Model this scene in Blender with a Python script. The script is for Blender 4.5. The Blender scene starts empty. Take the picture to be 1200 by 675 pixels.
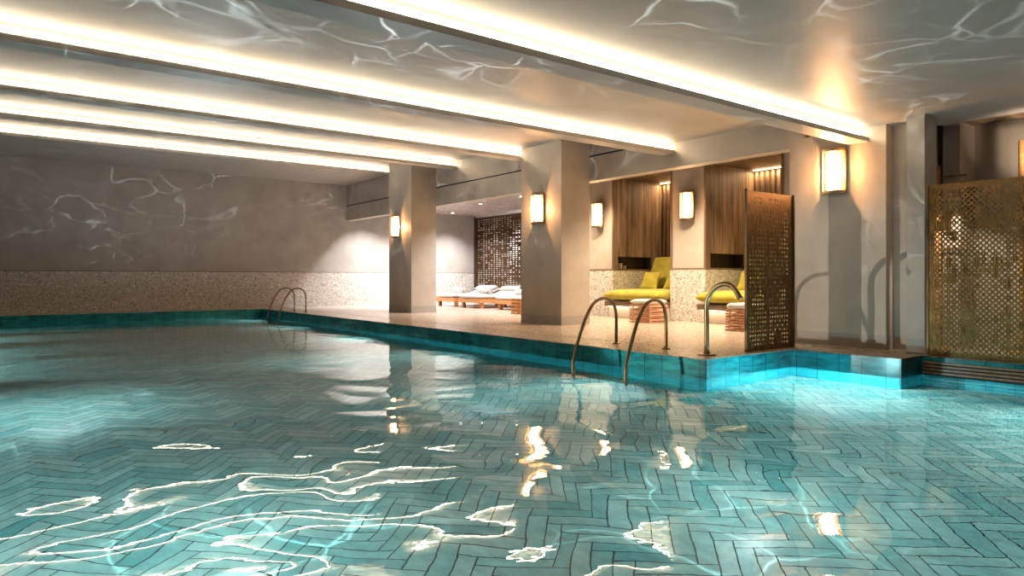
import bpy, bmesh, math, random
from mathutils import Vector, Matrix, noise
R = math.radians
sc = bpy.context.scene
C = sc.collection
random.seed(7)

# ------------------------------------------------------------------ camera
cd = bpy.data.cameras.new('camera'); cam = bpy.data.objects.new('camera', cd); C.objects.link(cam)
cam.location = (0, 0, 1.1)
cam.rotation_euler = (R(90), 0, -math.atan2(0.606524, 0.795065))
cd.sensor_width = 36; cd.lens = 36 * 797 / 1200
cd.shift_y = -11.5 / 1200
cd.clip_start = .05; cd.clip_end = 200
sc.camera = cam

# ------------------------------------------------------------------ view, world
vs = sc.view_settings
vs.view_transform = 'Standard'; vs.look = 'None'; vs.gamma = 1; vs.use_curve_mapping = False
vs.exposure = 1.0
w = bpy.data.worlds.new('world'); sc.world = w; w.use_nodes = True
w.node_tree.nodes['Background'].inputs[0].default_value = (.9, .8, .7, 1)
w.node_tree.nodes['Background'].inputs[1].default_value = .02
cy = sc.cycles
cy.use_denoising = True
cy.max_bounces = 9; cy.diffuse_bounces = 4; cy.glossy_bounces = 4; cy.transmission_bounces = 6
cy.caustics_refractive = False; cy.caustics_reflective = False
cy.sample_clamp_indirect = 6; cy.blur_glossy = .3

WATER = -.27
POOLZ = -1.45

def link(o, parent=None):
    C.objects.link(o)
    if parent is not None: o.parent = parent
    return o

# ------------------------------------------------------------------ lights
def lamp(name, kind, loc, energy, color, **k):
    d = bpy.data.lights.new(name, kind); d.energy = energy; d.color = color
    o = bpy.data.objects.new(name, d); o.location = loc
    aim = k.pop('aim', None)
    if aim is not None:
        o.rotation_euler = (Vector(aim) - Vector(loc)).to_track_quat('-Z', 'Y').to_euler()
    for a, v in k.items(): setattr(d, a, v)
    return link(o)

def ripple_nodes(d, scale, base, web, sharp, seed):
    """patterns a lamp to stand in for light focused by rippled water: a web of lines over a soft base"""
    d.use_nodes = True
    nt = d.node_tree; N = nt.nodes; L = nt.links
    em = [n for n in N if n.type == 'EMISSION'][0]
    tc = N.new('ShaderNodeTexCoord')
    sep = N.new('ShaderNodeSeparateXYZ'); L.new(tc.outputs['Normal'], sep.inputs[0])
    ab = N.new('ShaderNodeMath'); ab.operation = 'ABSOLUTE'; L.new(sep.outputs[2], ab.inputs[0])
    ad = N.new('ShaderNodeMath'); ad.operation = 'ADD'; L.new(ab.outputs[0], ad.inputs[0]); ad.inputs[1].default_value = .12
    dv = N.new('ShaderNodeVectorMath'); dv.operation = 'DIVIDE'
    cb = N.new('ShaderNodeCombineXYZ')
    for i in range(3): L.new(ad.outputs[0], cb.inputs[i])
    L.new(tc.outputs['Normal'], dv.inputs[0]); L.new(cb.outputs[0], dv.inputs[1])
    nz = N.new('ShaderNodeTexNoise'); nz.inputs['Scale'].default_value = scale * .9; nz.inputs['Detail'].default_value = 2
    L.new(dv.outputs[0], nz.inputs['Vector'])
    mx = N.new('ShaderNodeVectorMath'); mx.operation = 'MULTIPLY_ADD'
    L.new(nz.outputs['Color'], mx.inputs[0]); mx.inputs[1].default_value = (.9 / scale,) * 3; L.new(dv.outputs[0], mx.inputs[2])
    of = N.new('ShaderNodeVectorMath'); of.operation = 'ADD'; L.new(mx.outputs[0], of.inputs[0]); of.inputs[1].default_value = (seed, seed * 1.7, 0)
    vo = N.new('ShaderNodeTexVoronoi'); vo.feature = 'DISTANCE_TO_EDGE'; vo.inputs['Scale'].default_value = scale
    L.new(of.outputs[0], vo.inputs['Vector'])
    mr = N.new('ShaderNodeMapRange'); mr.interpolation_type = 'SMOOTHSTEP'
    mr.inputs['From Min'].default_value = 0; mr.inputs['From Max'].default_value = sharp
    mr.inputs['To Min'].default_value = 1; mr.inputs['To Max'].default_value = 0
    L.new(vo.outputs['Distance'], mr.inputs['Value'])
    n2 = N.new('ShaderNodeTexNoise'); n2.inputs['Scale'].default_value = scale * .8; L.new(of.outputs[0], n2.inputs['Vector'])
    m2 = N.new('ShaderNodeMapRange'); m2.inputs['From Min'].default_value = .4; m2.inputs['From Max'].default_value = .68
    L.new(n2.outputs[0], m2.inputs['Value'])
    mu = N.new('ShaderNodeMath'); mu.operation = 'MULTIPLY'; L.new(mr.outputs[0], mu.inputs[0]); L.new(m2.outputs[0], mu.inputs[1])
    fin = N.new('ShaderNodeMath'); fin.operation = 'MULTIPLY_ADD'; L.new(mu.outputs[0], fin.inputs[0])
    fin.inputs[1].default_value = web; fin.inputs[2].default_value = base
    L.new(fin.outputs[0], em.inputs['Strength'])

TEAL = (.84, .96, 1.0)
for i, (x, y, e, wb) in enumerate(((3.2, 6.5, 260, 3.0), (0.5, 14.0, 230, 2.0), (6.0, 11.0, 220, 2.0), (4.5, 19.0, 950, 1.0), (7.6, 3.0, 200, 1.2))):
    o = lamp('water_fill', 'SPOT', (x, y, WATER + .06), e, TEAL, spot_size=R(172), spot_blend=.5, shadow_soft_size=.012)  # added lamps over the water, in place of the light it throws up
    o.rotation_euler = (R(180), 0, 0)
    ripple_nodes(o.data, 4.4, .20, wb, .03, i * 3.1)
# added low spot, in place of light off the water, throws the rail and screen shadows on the near column
o = lamp('added_low_spot', 'SPOT', (0.0, 9.0, -.2), 800, (1, .88, .72), aim=(10.9, 5.7, .9), spot_size=R(20), spot_blend=.7, shadow_soft_size=.03)
# underwater lights
UW = (.66, .98, 1.0)
for y, e, sz in ((-1, 300, 110), (3.2, 420, 110), (6.6, 400, 110), (9.6, 520, 62), (13.2, 620, 48), (16.6, 620, 42), (19.8, 620, 38), (22.8, 600, 38)):
    lamp('underwater_light', 'SPOT', (-2.9, y, -.75), e, UW, aim=(.9, y + .2, -1.4), spot_size=R(sz), spot_blend=.7, shadow_soft_size=0)
for y, e in ((-1.5, 400), (1.6, 400), (7.0, 100), (11.2, 120), (15.4, 100), (19.6, 100), (23.4, 100)):
    x = 10.35 if y < 4 else 7.55
    lamp('underwater_light', 'SPOT', (x, y, -.8), e, UW, aim=(x - 4, y, -1.3), spot_size=R(140), spot_blend=.9, shadow_soft_size=0)
for x in (0., 3.5, 6.8):
    lamp('underwater_light', 'SPOT', (x, -2.85, -.75), 300, UW, aim=(x, 3, -1.25), spot_size=R(130), spot_blend=.8, shadow_soft_size=0)
lamp('underwater_light', 'POINT', (9.1, 4.8, -.8), 110, UW, shadow_soft_size=0)
# cyan fill lamp added at the corner to brighten the tiles above the water
for x, y, e in ((8.3, 4.9, 22),):
    lamp('tile_fill', 'POINT', (x, y, WATER + .05), e, (.45, .95, 1.0), shadow_soft_size=0)
# added lamps below the surface cast a ripple web on the pool floor
for i, (x, y, e) in enumerate(((1.2, 4.6, 60), (4.6, 3.0, 60), (5.2, 7.4, 45), (0.6, 9.4, 90), (8.0, 1.4, 75), (4.6, 12.0, 40), (8.9, 4.4, 45), (-1.2, 15, 200), (-1.4, 20, 200))):
    o = lamp('ripple_fill', 'SPOT', (x, y, WATER - .04), e, (.70, 1.0, 1.0), spot_size=R(170), spot_blend=.8, shadow_soft_size=0)
    ripple_nodes(o.data, 1.7, .45, 1.3, .025, i * 2.3 + 1)
# lounge downlights
WARM = (1, .76, .52); NEUT = (1, .925, .93)
for x, y, e in ((12.1, 24.6, 620), (14.1, 24.6, 650), (16.1, 24.6, 650), (14.8, 21.4, 330), (14.6, 18.6, 300), (12.7, 22.4, 240), (12.6, 17.6, 700)):
    lamp('downlight_beam', 'SPOT', (x, y, 3.88), e, NEUT, aim=(x, y + .15, 0), spot_size=R(120), spot_blend=1, shadow_soft_size=.04)
for x, y, e in ((12.9, 13.2, 400), (12.5, 10.0, 620), (12.7, 7.4, 450), (12.9, 15.6, 350)):
    lamp('downlight_beam', 'SPOT', (x, y, 3.88), e, (1, .76, .52), aim=(x, y, 0), spot_size=R(125), spot_blend=.8, shadow_soft_size=.05)
# the bright white room behind the far screen, plus fill spots added in the changing area behind the near one
for y in (18.5, 21.5, 24.5):
    lamp('screen_wash', 'SPOT', (18.1, y, 3.8), 300, (1, .96, .94), aim=(19.4, y, 1.2), spot_size=R(120), spot_blend=.8, shadow_soft_size=.1)
lamp('changing_area_fill', 'SPOT', (11.2, 3.95, 2.3), 75, (1, .84, .66), aim=(11.8, 4.22, 1.1), spot_size=R(95), spot_blend=.6, shadow_soft_size=.04)
lamp('changing_area_fill', 'SPOT', (11.5, 2.9, 2.46), 50, (1, .80, .6), aim=(12.4, 2.9, 3.5), spot_size=R(120), spot_blend=.8, shadow_soft_size=.05)

# ------------------------------------------------------------------ materials
def mat(name, base=(.5, .5, .5), rough=.5, metal=0., **k):
    m = bpy.data.materials.new(name); m.use_nodes = True
    b = m.node_tree.nodes['Principled BSDF']
    b.inputs['Base Color'].default_value = (*base, 1); b.inputs['Roughness'].default_value = rough
    b.inputs['Metallic'].default_value = metal
    for a, v in k.items(): b.inputs[a.replace('_', ' ')].default_value = v
    return m
def nodes(m): return m.node_tree.nodes, m.node_tree.links, m.node_tree.nodes['Principled BSDF']
def pos(N, L, scale=(1, 1, 1)):
    g = N.new('ShaderNodeNewGeometry'); mp = N.new('ShaderNodeMapping'); mp.inputs['Scale'].default_value = scale
    L.new(g.outputs['Position'], mp.inputs['Vector']); return mp.outputs[0]
def noise_tex(N, L, vec, scale, detail=3, rough=.5):
    n = N.new('ShaderNodeTexNoise'); n.inputs['Scale'].default_value = scale; n.inputs['Detail'].default_value = detail
    n.inputs['Roughness'].default_value = rough; L.new(vec, n.inputs['Vector']); return n
def ramp(N, L, fac, stops):
    r = N.new('ShaderNodeValToRGB'); L.new(fac, r.inputs[0]); e = r.color_ramp.elements
    while len(e) < len(stops): e.new(.5)
    for i, (p, c) in enumerate(stops): e[i].position = p; e[i].color = (*c, 1)
    return r
def bump(N, L, b, h, strength, dist=.01):
    n = N.new('ShaderNodeBump'); n.inputs['Strength'].default_value = strength; n.inputs['Distance'].default_value = dist
    L.new(h, n.inputs['Height']); L.new(n.outputs[0], b.inputs['Normal']); return n

def plaster(name, a, b_, rough=.55):
    m = mat(name, a, rough); N, L, b = nodes(m)
    n = noise_tex(N, L, pos(N, L), 1.6, 6, .62)
    r = ramp(N, L, n.outputs[0], ((.3, a), (.7, b_))); L.new(r.outputs[0], b.inputs['Base Color'])
    n2 = noise_tex(N, L, pos(N, L, (1, 1, .4)), 14, 4); bump(N, L, b, n2.outputs[0], .12, .01)
    return m
M_PLASTER = plaster('grey_beige_plaster', (.37, .33, .28), (.48, .435, .37))
M_BACKWALL = plaster('back_wall_plaster', (.32, .305, .275), (.41, .39, .355), .6)
M_CEIL = plaster('ceiling_plaster', (.40, .375, .335), (.48, .45, .40), .48)
M_SKIRT = plaster('grey_stone_skirting', (.31, .285, .25), (.37, .34, .30), .5)
M_SOFFIT = plaster('changing_area_plaster', (.34, .29, .235), (.42, .36, .30))

def terrazzo(name, base, chips, dark, rough, scale=26):
    m = mat(name, base, rough); N, L, b = nodes(m)
    p = pos(N, L)
    v = N.new('ShaderNodeTexVoronoi'); v.inputs['Scale'].default_value = scale; L.new(p, v.inputs['Vector'])
    sep = N.new('ShaderNodeSeparateColor'); L.new(v.outputs['Color'], sep.inputs[0])
    r = ramp(N, L, sep.outputs[0], ((0, dark), (.12, base), (.62, base), (.9, chips)))
    r.color_ramp.interpolation = 'CONSTANT'
    v2 = N.new('ShaderNodeTexVoronoi'); v2.inputs['Scale'].default_value = scale * 2.6; L.new(p, v2.inputs['Vector'])
    s2 = N.new('ShaderNodeSeparateColor'); L.new(v2.outputs['Color'], s2.inputs[0])
    r2 = ramp(N, L, s2.outputs[1], ((0, (.55,) * 3), (.2, (1,) * 3), (.8, (1.25,) * 3))); r2.color_ramp.interpolation = 'CONSTANT'
    mx = N.new('ShaderNodeMix'); mx.data_type = 'RGBA'; mx.blend_type = 'MULTIPLY'; mx.inputs[0].default_value = 1
    L.new(r.outputs[0], mx.inputs[6]); L.new(r2.outputs[0], mx.inputs[7]); L.new(mx.outputs[2], b.inputs['Base Color'])
    return m
M_DADO = terrazzo('terrazzo_dado', (.54, .52, .475), (.72, .70, .66), (.34, .325, .295), .5, 24)
M_DECK = terrazzo('terrazzo_deck', (.50, .42, .34), (.62, .54, .46), (.34, .28, .22), .22, 30)
M_COPE = terrazzo('terrazzo_coping', (.26, .22, .18), (.48, .43, .36), (.10, .09, .07), .3, 22)
M_MAUVE = terrazzo('mauve_speckled_ceiling', (.40, .33, .31), (.62, .52, .50), (.24, .20, .20), .4, 9)

def wood(name, a, b_, c, rough=.5, axis=2, plank=.0, scale=1.):
    m = mat(name, a, rough); N, L, b = nodes(m)
    s = [9 * scale] * 3; s[axis] = .8 * scale
    n = noise_tex(N, L, pos(N, L, s), 1.0, 6, .65)
    r = ramp(N, L, n.outputs[0], ((.28, a), (.5, b_), (.72, c)))
    out = r.outputs[0]
    if plank:
        g = N.new('ShaderNodeNewGeometry'); sp = N.new('ShaderNodeSeparateXYZ'); L.new(g.outputs['Position'], sp.inputs[0])
        ad = N.new('ShaderNodeMath'); ad.operation = 'ADD'
        ids = [0, 1, 2]; ids.remove(axis)
        L.new(sp.outputs[ids[0]], ad.inputs[0]); L.new(sp.outputs[ids[1]], ad.inputs[1])
        dv = N.new('ShaderNodeMath'); dv.operation = 'DIVIDE'; L.new(ad.outputs[0], dv.inputs[0]); dv.inputs[1].default_value = plank
        fl = N.new('ShaderNodeMath'); fl.operation = 'FLOOR'; L.new(dv.outputs[0], fl.inputs[0])
        wn = N.new('ShaderNodeTexWhiteNoise'); wn.noise_dimensions = '1D'; L.new(fl.outputs[0], wn.inputs['W'])
        mr = N.new('ShaderNodeMapRange'); L.new(wn.outputs['Value'], mr.inputs['Value']); mr.inputs['To Min'].default_value = .62; mr.inputs['To Max'].default_value = 1.25
        fr = N.new('ShaderNodeMath'); fr.operation = 'FRACT'; L.new(dv.outputs[0], fr.inputs[0])
        gt = N.new('ShaderNodeMath'); gt.operation = 'GREATER_THAN'; L.new(fr.outputs[0], gt.inputs[0]); gt.inputs[1].default_value = .04
        m3 = N.new('ShaderNodeMath'); m3.operation = 'MULTIPLY'; L.new(mr.outputs[0], m3.inputs[0]); L.new(gt.outputs[0], m3.inputs[1])
        mm = N.new('ShaderNodeVectorMath'); mm.operation = 'SCALE'; L.new(out, mm.inputs[0]); L.new(m3.outputs[0], mm.inputs['Scale'])
        out = mm.outputs[0]
    L.new(out, b.inputs['Base Color']); bump(N, L, b, n.outputs[0], .25, .004)
    return m
M_WOOD = wood('aged_oak_planks', (.07, .045, .027), (.22, .145, .088), (.40, .29, .19), .5, 2, .34)
M_WOODC = wood('oak_soffit_boards', (.08, .05, .028), (.20, .125, .07), (.32, .22, .13), .5, 0, .12)
M_SLAT = wood('dark_oak_slats', (.06, .038, .022), (.13, .085, .05), (.20, .13, .08), .5)
M_DARKWOOD = wood('dark_niche_wood', (.018, .012, .008), (.035, .024, .016), (.05, .036, .024), .5, 2, .2)
M_TRIM = wood('brown_timber_trim', (.11, .07, .045), (.17, .11, .07), (.22, .15, .10), .45)
M_TEAK = wood('orange_teak', (.42, .17, .05), (.60, .27, .09), (.70, .36, .14), .4, 1, 0, 2)
M_COPPER = wood('copper_toned_slats', (.42, .20, .11), (.62, .33, .19), (.74, .44, .27), .38, 0, 0, 2)

def brass(name, a, b_, rough=.35, streak=60):
    m = mat(name, a, rough, 1.0); N, L, b = nodes(m)
    n = noise_tex(N, L, pos(N, L, (1, 1, .07)), streak, 4, .7)
    r = ramp(N, L, n.outputs[0], ((.35, a), (.65, b_))); L.new(r.outputs[0], b.inputs['Base Color'])
    r2 = ramp(N, L, n.outputs[0], ((.3, (rough + .15,) * 3), (.7, (rough - .08,) * 3))); L.new(r2.outputs[0], b.inputs['Roughness'])
    bump(N, L, b, n.outputs[0], .35, .004)
    return m
M_BRASS = brass('aged_brass_sheet', (.03, .015, .006), (.30, .155, .055), .48, 90)
M_BRONZE = brass('bronze_tube', (.16, .10, .05), (.28, .19, .10), .38, 8)
M_FRAME = brass('bronze_frame', (.30, .19, .09), (.42, .28, .14), .35, 8)
M_SCREEN = brass('dark_bronze_lattice', (.07, .042, .022), (.18, .11, .06), .5, 20)

M_GREEN = mat('chartreuse_velvet', (.42, .36, .012), .8, 0, Sheen_Weight=.35, Sheen_Roughness=.4)
N, L, b = nodes(M_GREEN); n = noise_tex(N, L, pos(N, L), 5, 4); r = ramp(N, L, n.outputs[0], ((.3, (.28, .235, .012)), (.7, (.42, .36, .03)))); L.new(r.outputs[0], b.inputs['Base Color'])
n = noise_tex(N, L, pos(N, L), 180, 2); bump(N, L, b, n.outputs[0], .2, .003)
M_WHITE = mat('white_terry_cloth', (.60, .575, .54), .9)
N, L, b = nodes(M_WHITE); n = noise_tex(N, L, pos(N, L), 120, 3); bump(N, L, b, n.outputs[0], .4, .004)
M_GREYT = mat('grey_patterned_towel', (.3, .3, .28), .9)
N, L, b = nodes(M_GREYT); n = noise_tex(N, L, pos(N, L), 22, 2); r = ramp(N, L, n.outputs[0], ((.45, (.10, .10, .09)), (.52, (.66, .64, .6)))); L.new(r.outputs[0], b.inputs['Base Color'])
M_PLINTH = mat('white_plinth', (.72, .66, .58), .5)
M_BLACK = mat('black_gap', (.012, .011, .010), .7)
M_GROOVE = mat('dark_drain_slot', (.06, .045, .035), .6)
M_LABEL = mat('white_paper_label', (.8, .8, .76), .6)
M_BOTTLE = mat('dark_bottle_glass', (.03, .02, .015), .15)
M_LEAF = mat('dark_green_leaf', (.06, .10, .03), .5)

def emis(name, col, s):
    m = mat(name, col, .5); b = m.node_tree.nodes['Principled BSDF']
    b.inputs['Emission Color'].default_value = (*col, 1); b.inputs['Emission Strength'].default_value = s
    return m
M_LED = emis('warm_led_strip', (1, .80, .56), 18)
M_SCONCE = emis('sconce_lamp_tube', (1, .70, .44), 38)
M_NLED = emis('niche_led_strip', (1, .66, .34), 6)
M_PLED = emis('plinth_led_strip', (1, .78, .55), 3)
M_SPOT = emis('downlight_lens', (1, .92, .82), 12)
M_RIB = bpy.data.materials.new('ribbed_opal_glass'); M_RIB.use_nodes = True
N, L = M_RIB.node_tree.nodes, M_RIB.node_tree.links
tr = N.new('ShaderNodeBsdfTransparent'); tr.inputs[0].default_value = (1, .93, .80, 1)
M_RIB.node_tree.nodes['Principled BSDF'].inputs['Base Color'].default_value = (.9, .84, .72, 1)
M_RIB.node_tree.nodes['Principled BSDF'].inputs['Roughness'].default_value = .25
mx = N.new('ShaderNodeMixShader'); tc = N.new('ShaderNodeTexCoord'); sp = N.new('ShaderNodeSeparateXYZ'); L.new(tc.outputs['Object'], sp.inputs[0])
m = N.new('ShaderNodeMath'); m.operation = 'MULTIPLY'; L.new(sp.outputs[1], m.inputs[0]); m.inputs[1].default_value = 95
m2 = N.new('ShaderNodeMath'); m2.operation = 'SINE'; L.new(m.outputs[0], m2.inputs[0])
mr = N.new('ShaderNodeMapRange'); L.new(m2.outputs[0], mr.inputs['Value']); mr.inputs['From Min'].default_value = .2; mr.inputs['From Max'].default_value = 1
mr.inputs['To Min'].default_value = .12; mr.inputs['To Max'].default_value = .75
L.new(mr.outputs[0], mx.inputs[0]); L.new(tr.outputs[0], mx.inputs[1]); L.new(N['Principled BSDF'].outputs[0], mx.inputs[2])
L.new(mx.outputs[0], N['Material Output'].inputs['Surface'])

# pool tiles
def tile_mat():
    m = mat('turquoise_glazed_tile', (.02, .3, .36), .24); N, L, b = nodes(m)
    g = N.new('ShaderNodeNewGeometry'); sp = N.new('ShaderNodeSeparateXYZ'); L.new(g.outputs['Position'], sp.inputs[0])
    ad = N.new('ShaderNodeMath'); ad.operation = 'ADD'; L.new(sp.outputs[0], ad.inputs[0]); L.new(sp.outputs[1], ad.inputs[1])
    zz = N.new('ShaderNodeMath'); zz.operation = 'ADD'; L.new(sp.outputs[2], zz.inputs[0]); zz.inputs[1].default_value = 3.297
    cb = N.new('ShaderNodeCombineXYZ'); L.new(ad.outputs[0], cb.inputs[0]); L.new(zz.outputs[0], cb.inputs[1])
    br = N.new('ShaderNodeTexBrick'); br.offset = 0; br.inputs['Scale'].default_value = 1
    br.inputs['Brick Width'].default_value = .33; br.inputs['Row Height'].default_value = .33; br.inputs['Mortar Size'].default_value = .005
    br.inputs['Color1'].default_value = (.012, .27, .33, 1); br.inputs['Color2'].default_value = (.02, .36, .42, 1); br.inputs['Mortar'].default_value = (.004, .05, .07, 1)
    L.new(cb.outputs[0], br.inputs['Vector'])
    n = noise_tex(N, L, pos(N, L, (1, 1, 5)), 3.2, 5, .6)
    r = ramp(N, L, n.outputs[0], ((.3, (.45,) * 3), (.7, (1.5,) * 3)))
    mx = N.new('ShaderNodeMix'); mx.data_type = 'RGBA'; mx.blend_type = 'MULTIPLY'; mx.inputs[0].default_value = 1
    L.new(br.outputs[0], mx.inputs[6]); L.new(r.outputs[0], mx.inputs[7]); L.new(mx.outputs[2], b.inputs['Base Color'])
    bump(N, L, b, n.outputs[0], .25, .01)
    return m
M_TILE = tile_mat()
def plank_mat():
    m = mat('pale_teal_herringbone_tile', (.2, .45, .44), .35); N, L, b = nodes(m)
    g = N.new('ShaderNodeNewGeometry')
    r = ramp(N, L, g.outputs['Random Per Island'], ((0, (.17, .41, .395)), (.35, (.28, .51, .475)), (.7, (.40, .58, .54)), (1, (.11, .36, .36))))
    n = noise_tex(N, L, pos(N, L, (1, .5, 1)), 7, 6, .75)
    r2 = ramp(N, L, n.outputs[0], ((.3, (.68,) * 3), (.7, (1.2,) * 3)))
    mx = N.new('ShaderNodeMix'); mx.data_type = 'RGBA'; mx.blend_type = 'MULTIPLY'; mx.inputs[0].default_value = 1
    L.new(r.outputs[0], mx.inputs[6]); L.new(r2.outputs[0], mx.inputs[7]); L.new(mx.outputs[2], b.inputs['Base Color'])
    return m
M_PLANK = plank_mat()
M_GROUT = mat('dark_grout', (.01, .05, .055), .7)

def water_mat():
    m = bpy.data.materials.new('rippled_water'); m.use_nodes = True
    N, L = m.node_tree.nodes, m.node_tree.links
    N.remove(N['Principled BSDF'])
    out = [n for n in N if n.type == 'OUTPUT_MATERIAL'][0]
    gl = N.new('ShaderNodeBsdfGlass'); gl.inputs['IOR'].default_value = 1.48; gl.inputs['Roughness'].default_value = 0
    gl.inputs['Color'].default_value = (.96, 1, 1, 1)
    p = pos(N, L)
    # broad soft swell, mid ripples and a fine shimmer
    a = noise_tex(N, L, p, .85, 1, .4); a.inputs['Distortion'].default_value = .6
    c = noise_tex(N, L, pos(N, L, (1, 1, 1)), 6.5, 2, .45)
    # livelier near the jets at the near end, calm further off
    g = N.new('ShaderNodeNewGeometry'); ds = N.new('ShaderNodeVectorMath'); ds.operation = 'DISTANCE'; L.new(g.outputs['Position'], ds.inputs[0]); ds.inputs[1].default_value = (1.6, 4.6, WATER)
    mr = N.new('ShaderNodeMapRange'); L.new(ds.outputs['Value'], mr.inputs['Value']); mr.inputs['From Min'].default_value = 1; mr.inputs['From Max'].default_value = 8
    mr.inputs['To Min'].default_value = .070; mr.inputs['To Max'].default_value = .009
    m1 = N.new('ShaderNodeMath'); m1.operation = 'MULTIPLY'; L.new(a.outputs[0], m1.inputs[0]); L.new(mr.outputs[0], m1.inputs[1])
    m5 = N.new('ShaderNodeMapRange'); L.new(ds.outputs['Value'], m5.inputs['Value']); m5.inputs['From Min'].default_value = 3; m5.inputs['From Max'].default_value = 10; m5.inputs['To Min'].default_value = .0009; m5.inputs['To Max'].default_value = .0026
    m2 = N.new('ShaderNodeMath'); m2.operation = 'MULTIPLY_ADD'; L.new(c.outputs[0], m2.inputs[0]); L.new(m5.outputs[0], m2.inputs[1]); L.new(m1.outputs[0], m2.inputs[2])
    bp = N.new('ShaderNodeBump'); bp.inputs['Strength'].default_value = 1; bp.inputs['Distance'].default_value = 1
    L.new(m2.outputs[0], bp.inputs['Height']); L.new(bp.outputs[0], gl.inputs['Normal'])
    L.new(gl.outputs[0], out.inputs['Surface'])
    return m
M_WATER = water_mat()

# ------------------------------------------------------------------ mesh helpers
def box(bm, a, b_, bev=0, seg=2):
    x0, y0, z0 = a; x1, y1, z1 = b_
    g = bmesh.new()
    bmesh.ops.create_cube(g, size=1)
    bmesh.ops.scale(g, vec=(x1 - x0, y1 - y0, z1 - z0), verts=g.verts)
    bmesh.ops.translate(g, vec=((x0 + x1) / 2, (y0 + y1) / 2, (z0 + z1) / 2), verts=g.verts)
    if bev: bmesh.ops.bevel(g, geom=g.edges[:], offset=bev, segments=seg, affect='EDGES', profile=.5)
    me = bpy.data.meshes.new('t'); g.to_mesh(me); g.free(); bm.from_mesh(me); bpy.data.meshes.remove(me)
def quads(bm, verts, faces):
    vv = [bm.verts.new(v) for v in verts]
    for f in faces: bm.faces.new([vv[i] for i in f])
def tube(bm, pts, r, n=12, cap=True):
    pts = [Vector(p) for p in pts]; rings = []
    up = None
    for i, p in enumerate(pts):
        t = (pts[min(i + 1, len(pts) - 1)] - pts[max(i - 1, 0)]).normalized()
        if up is None:
            up = Vector((0, 0, 1)) if abs(t.z) < .9 else Vector((0, 1, 0))
        s = t.cross(up).normalized(); up = s.cross(t).normalized()
        rings.append([bm.verts.new(p + (s * math.cos(2 * math.pi * k / n) + up * math.sin(2 * math.pi * k / n)) * r) for k in range(n)])
    for a, b_ in zip(rings, rings[1:]):
        for k in range(n): bm.faces.new((a[k], a[(k + 1) % n], b_[(k + 1) % n], b_[k]))
    if cap: bm.faces.new(rings[0][::-1]); bm.faces.new(rings[-1])
def smoothpath(pts, k=6):
    out = []; P = [Vector(p) for p in pts]; P = [P[0] * 2 - P[1]] + P + [P[-1] * 2 - P[-2]]
    for i in range(1, len(P) - 2):
        for j in range(k):
            t = j / k; a, b_, c, d = P[i - 1:i + 3]
            out.append(.5 * ((2 * b_) + (c - a) * t + (2 * a - 5 * b_ + 4 * c - d) * t * t + (3 * b_ - a - 3 * c + d) * t ** 3))
    out.append(P[-2]); return out
def lathe(bm, prof, n=20, at_=(0, 0, 0)):
    rings = []
    for r, z in prof:
        rings.append([bm.verts.new((at_[0] + r * math.cos(2 * math.pi * k / n), at_[1] + r * math.sin(2 * math.pi * k / n), at_[2] + z)) for k in range(n)])
    for a, b_ in zip(rings, rings[1:]):
        for k in range(n): bm.faces.new((a[k], a[(k + 1) % n], b_[(k + 1) % n], b_[k]))
    bm.faces.new(rings[0][::-1]); bm.faces.new(rings[-1])
def prism(bm, pts, z0, z1):
    a = [bm.verts.new((x, y, z0)) for x, y in pts]; b_ = [bm.verts.new((x, y, z1)) for x, y in pts]
    n = len(pts); bm.faces.new(a[::-1]); bm.faces.new(b_)
    for i in range(n): bm.faces.new((a[i], a[(i + 1) % n], b_[(i + 1) % n], b_[i]))
def cushion(bm, sx, sy, sz, n=14, p=5., pinch=0., crown=.25):
    """a soft slab centred on the origin: rounded edges, slightly domed faces"""
    def pt(u, v, side):
        e = max(0., (1 - abs(u) ** p) * (1 - abs(v) ** p)) ** .4
        k = 1 - pinch * (1 - (u * u)) * abs(v) ** 3; k2 = 1 - pinch * (1 - (v * v)) * abs(u) ** 3
        dome = 1 - crown * (u * u + v * v) / 2
        return (u * sx / 2 * k2, v * sy / 2 * k, side * sz / 2 * e * dome)
    us = [math.sin(math.pi / 2 * (2 * i / n - 1)) for i in range(n + 1)]
    top = [[bm.verts.new(pt(u, v, 1)) for v in us] for u in us]
    bot = [[top[i][j] if i in (0, n) or j in (0, n) else bm.verts.new(pt(us[i], us[j], -1)) for j in range(n + 1)] for i in range(n + 1)]
    for i in range(n):
        for j in range(n):
            bm.faces.new((top[i][j], top[i + 1][j], top[i + 1][j + 1], top[i][j + 1]))
            bm.faces.new((bot[i][j + 1], bot[i + 1][j + 1], bot[i + 1][j], bot[i][j]))
def xf(bm, start, M):
    for v in list(bm.verts)[start:]: v.co = M @ v.co
def obj(name, bm, m, parent=None, smooth=False):
    bmesh.ops.recalc_face_normals(bm, faces=bm.faces[:])
    me = bpy.data.meshes.new(name); bm.to_mesh(me); bm.free()
    me.materials.append(m)
    if smooth:
        me.shade_smooth()
        if smooth != 'all': me.set_sharp_from_angle(angle=R(40))
    return link(bpy.data.objects.new(name, me), parent)
def bx(name, a, b_, m, parent=None, bev=0.):
    bm = bmesh.new(); box(bm, a, b_, bev); return obj(name, bm, m, parent, smooth=bool(bev))
def tag(o, label=None, cat=None, group=None, kind=None):
    if label: o['label'] = label
    if cat: o['category'] = cat
    if group: o['group'] = group
    if kind: o['kind'] = kind
    return o
def empty(name, loc, rz, label, cat, group=None):
    o = bpy.data.objects.new(name, None); o.location = loc; o.rotation_euler = (0, 0, rz); o.empty_display_size = .1
    link(o); return tag(o, label, cat, group)
def struct(o): o['kind'] = 'structure'; return o
def kids(o): return [c for c in C.objects if c.parent == o]
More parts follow.
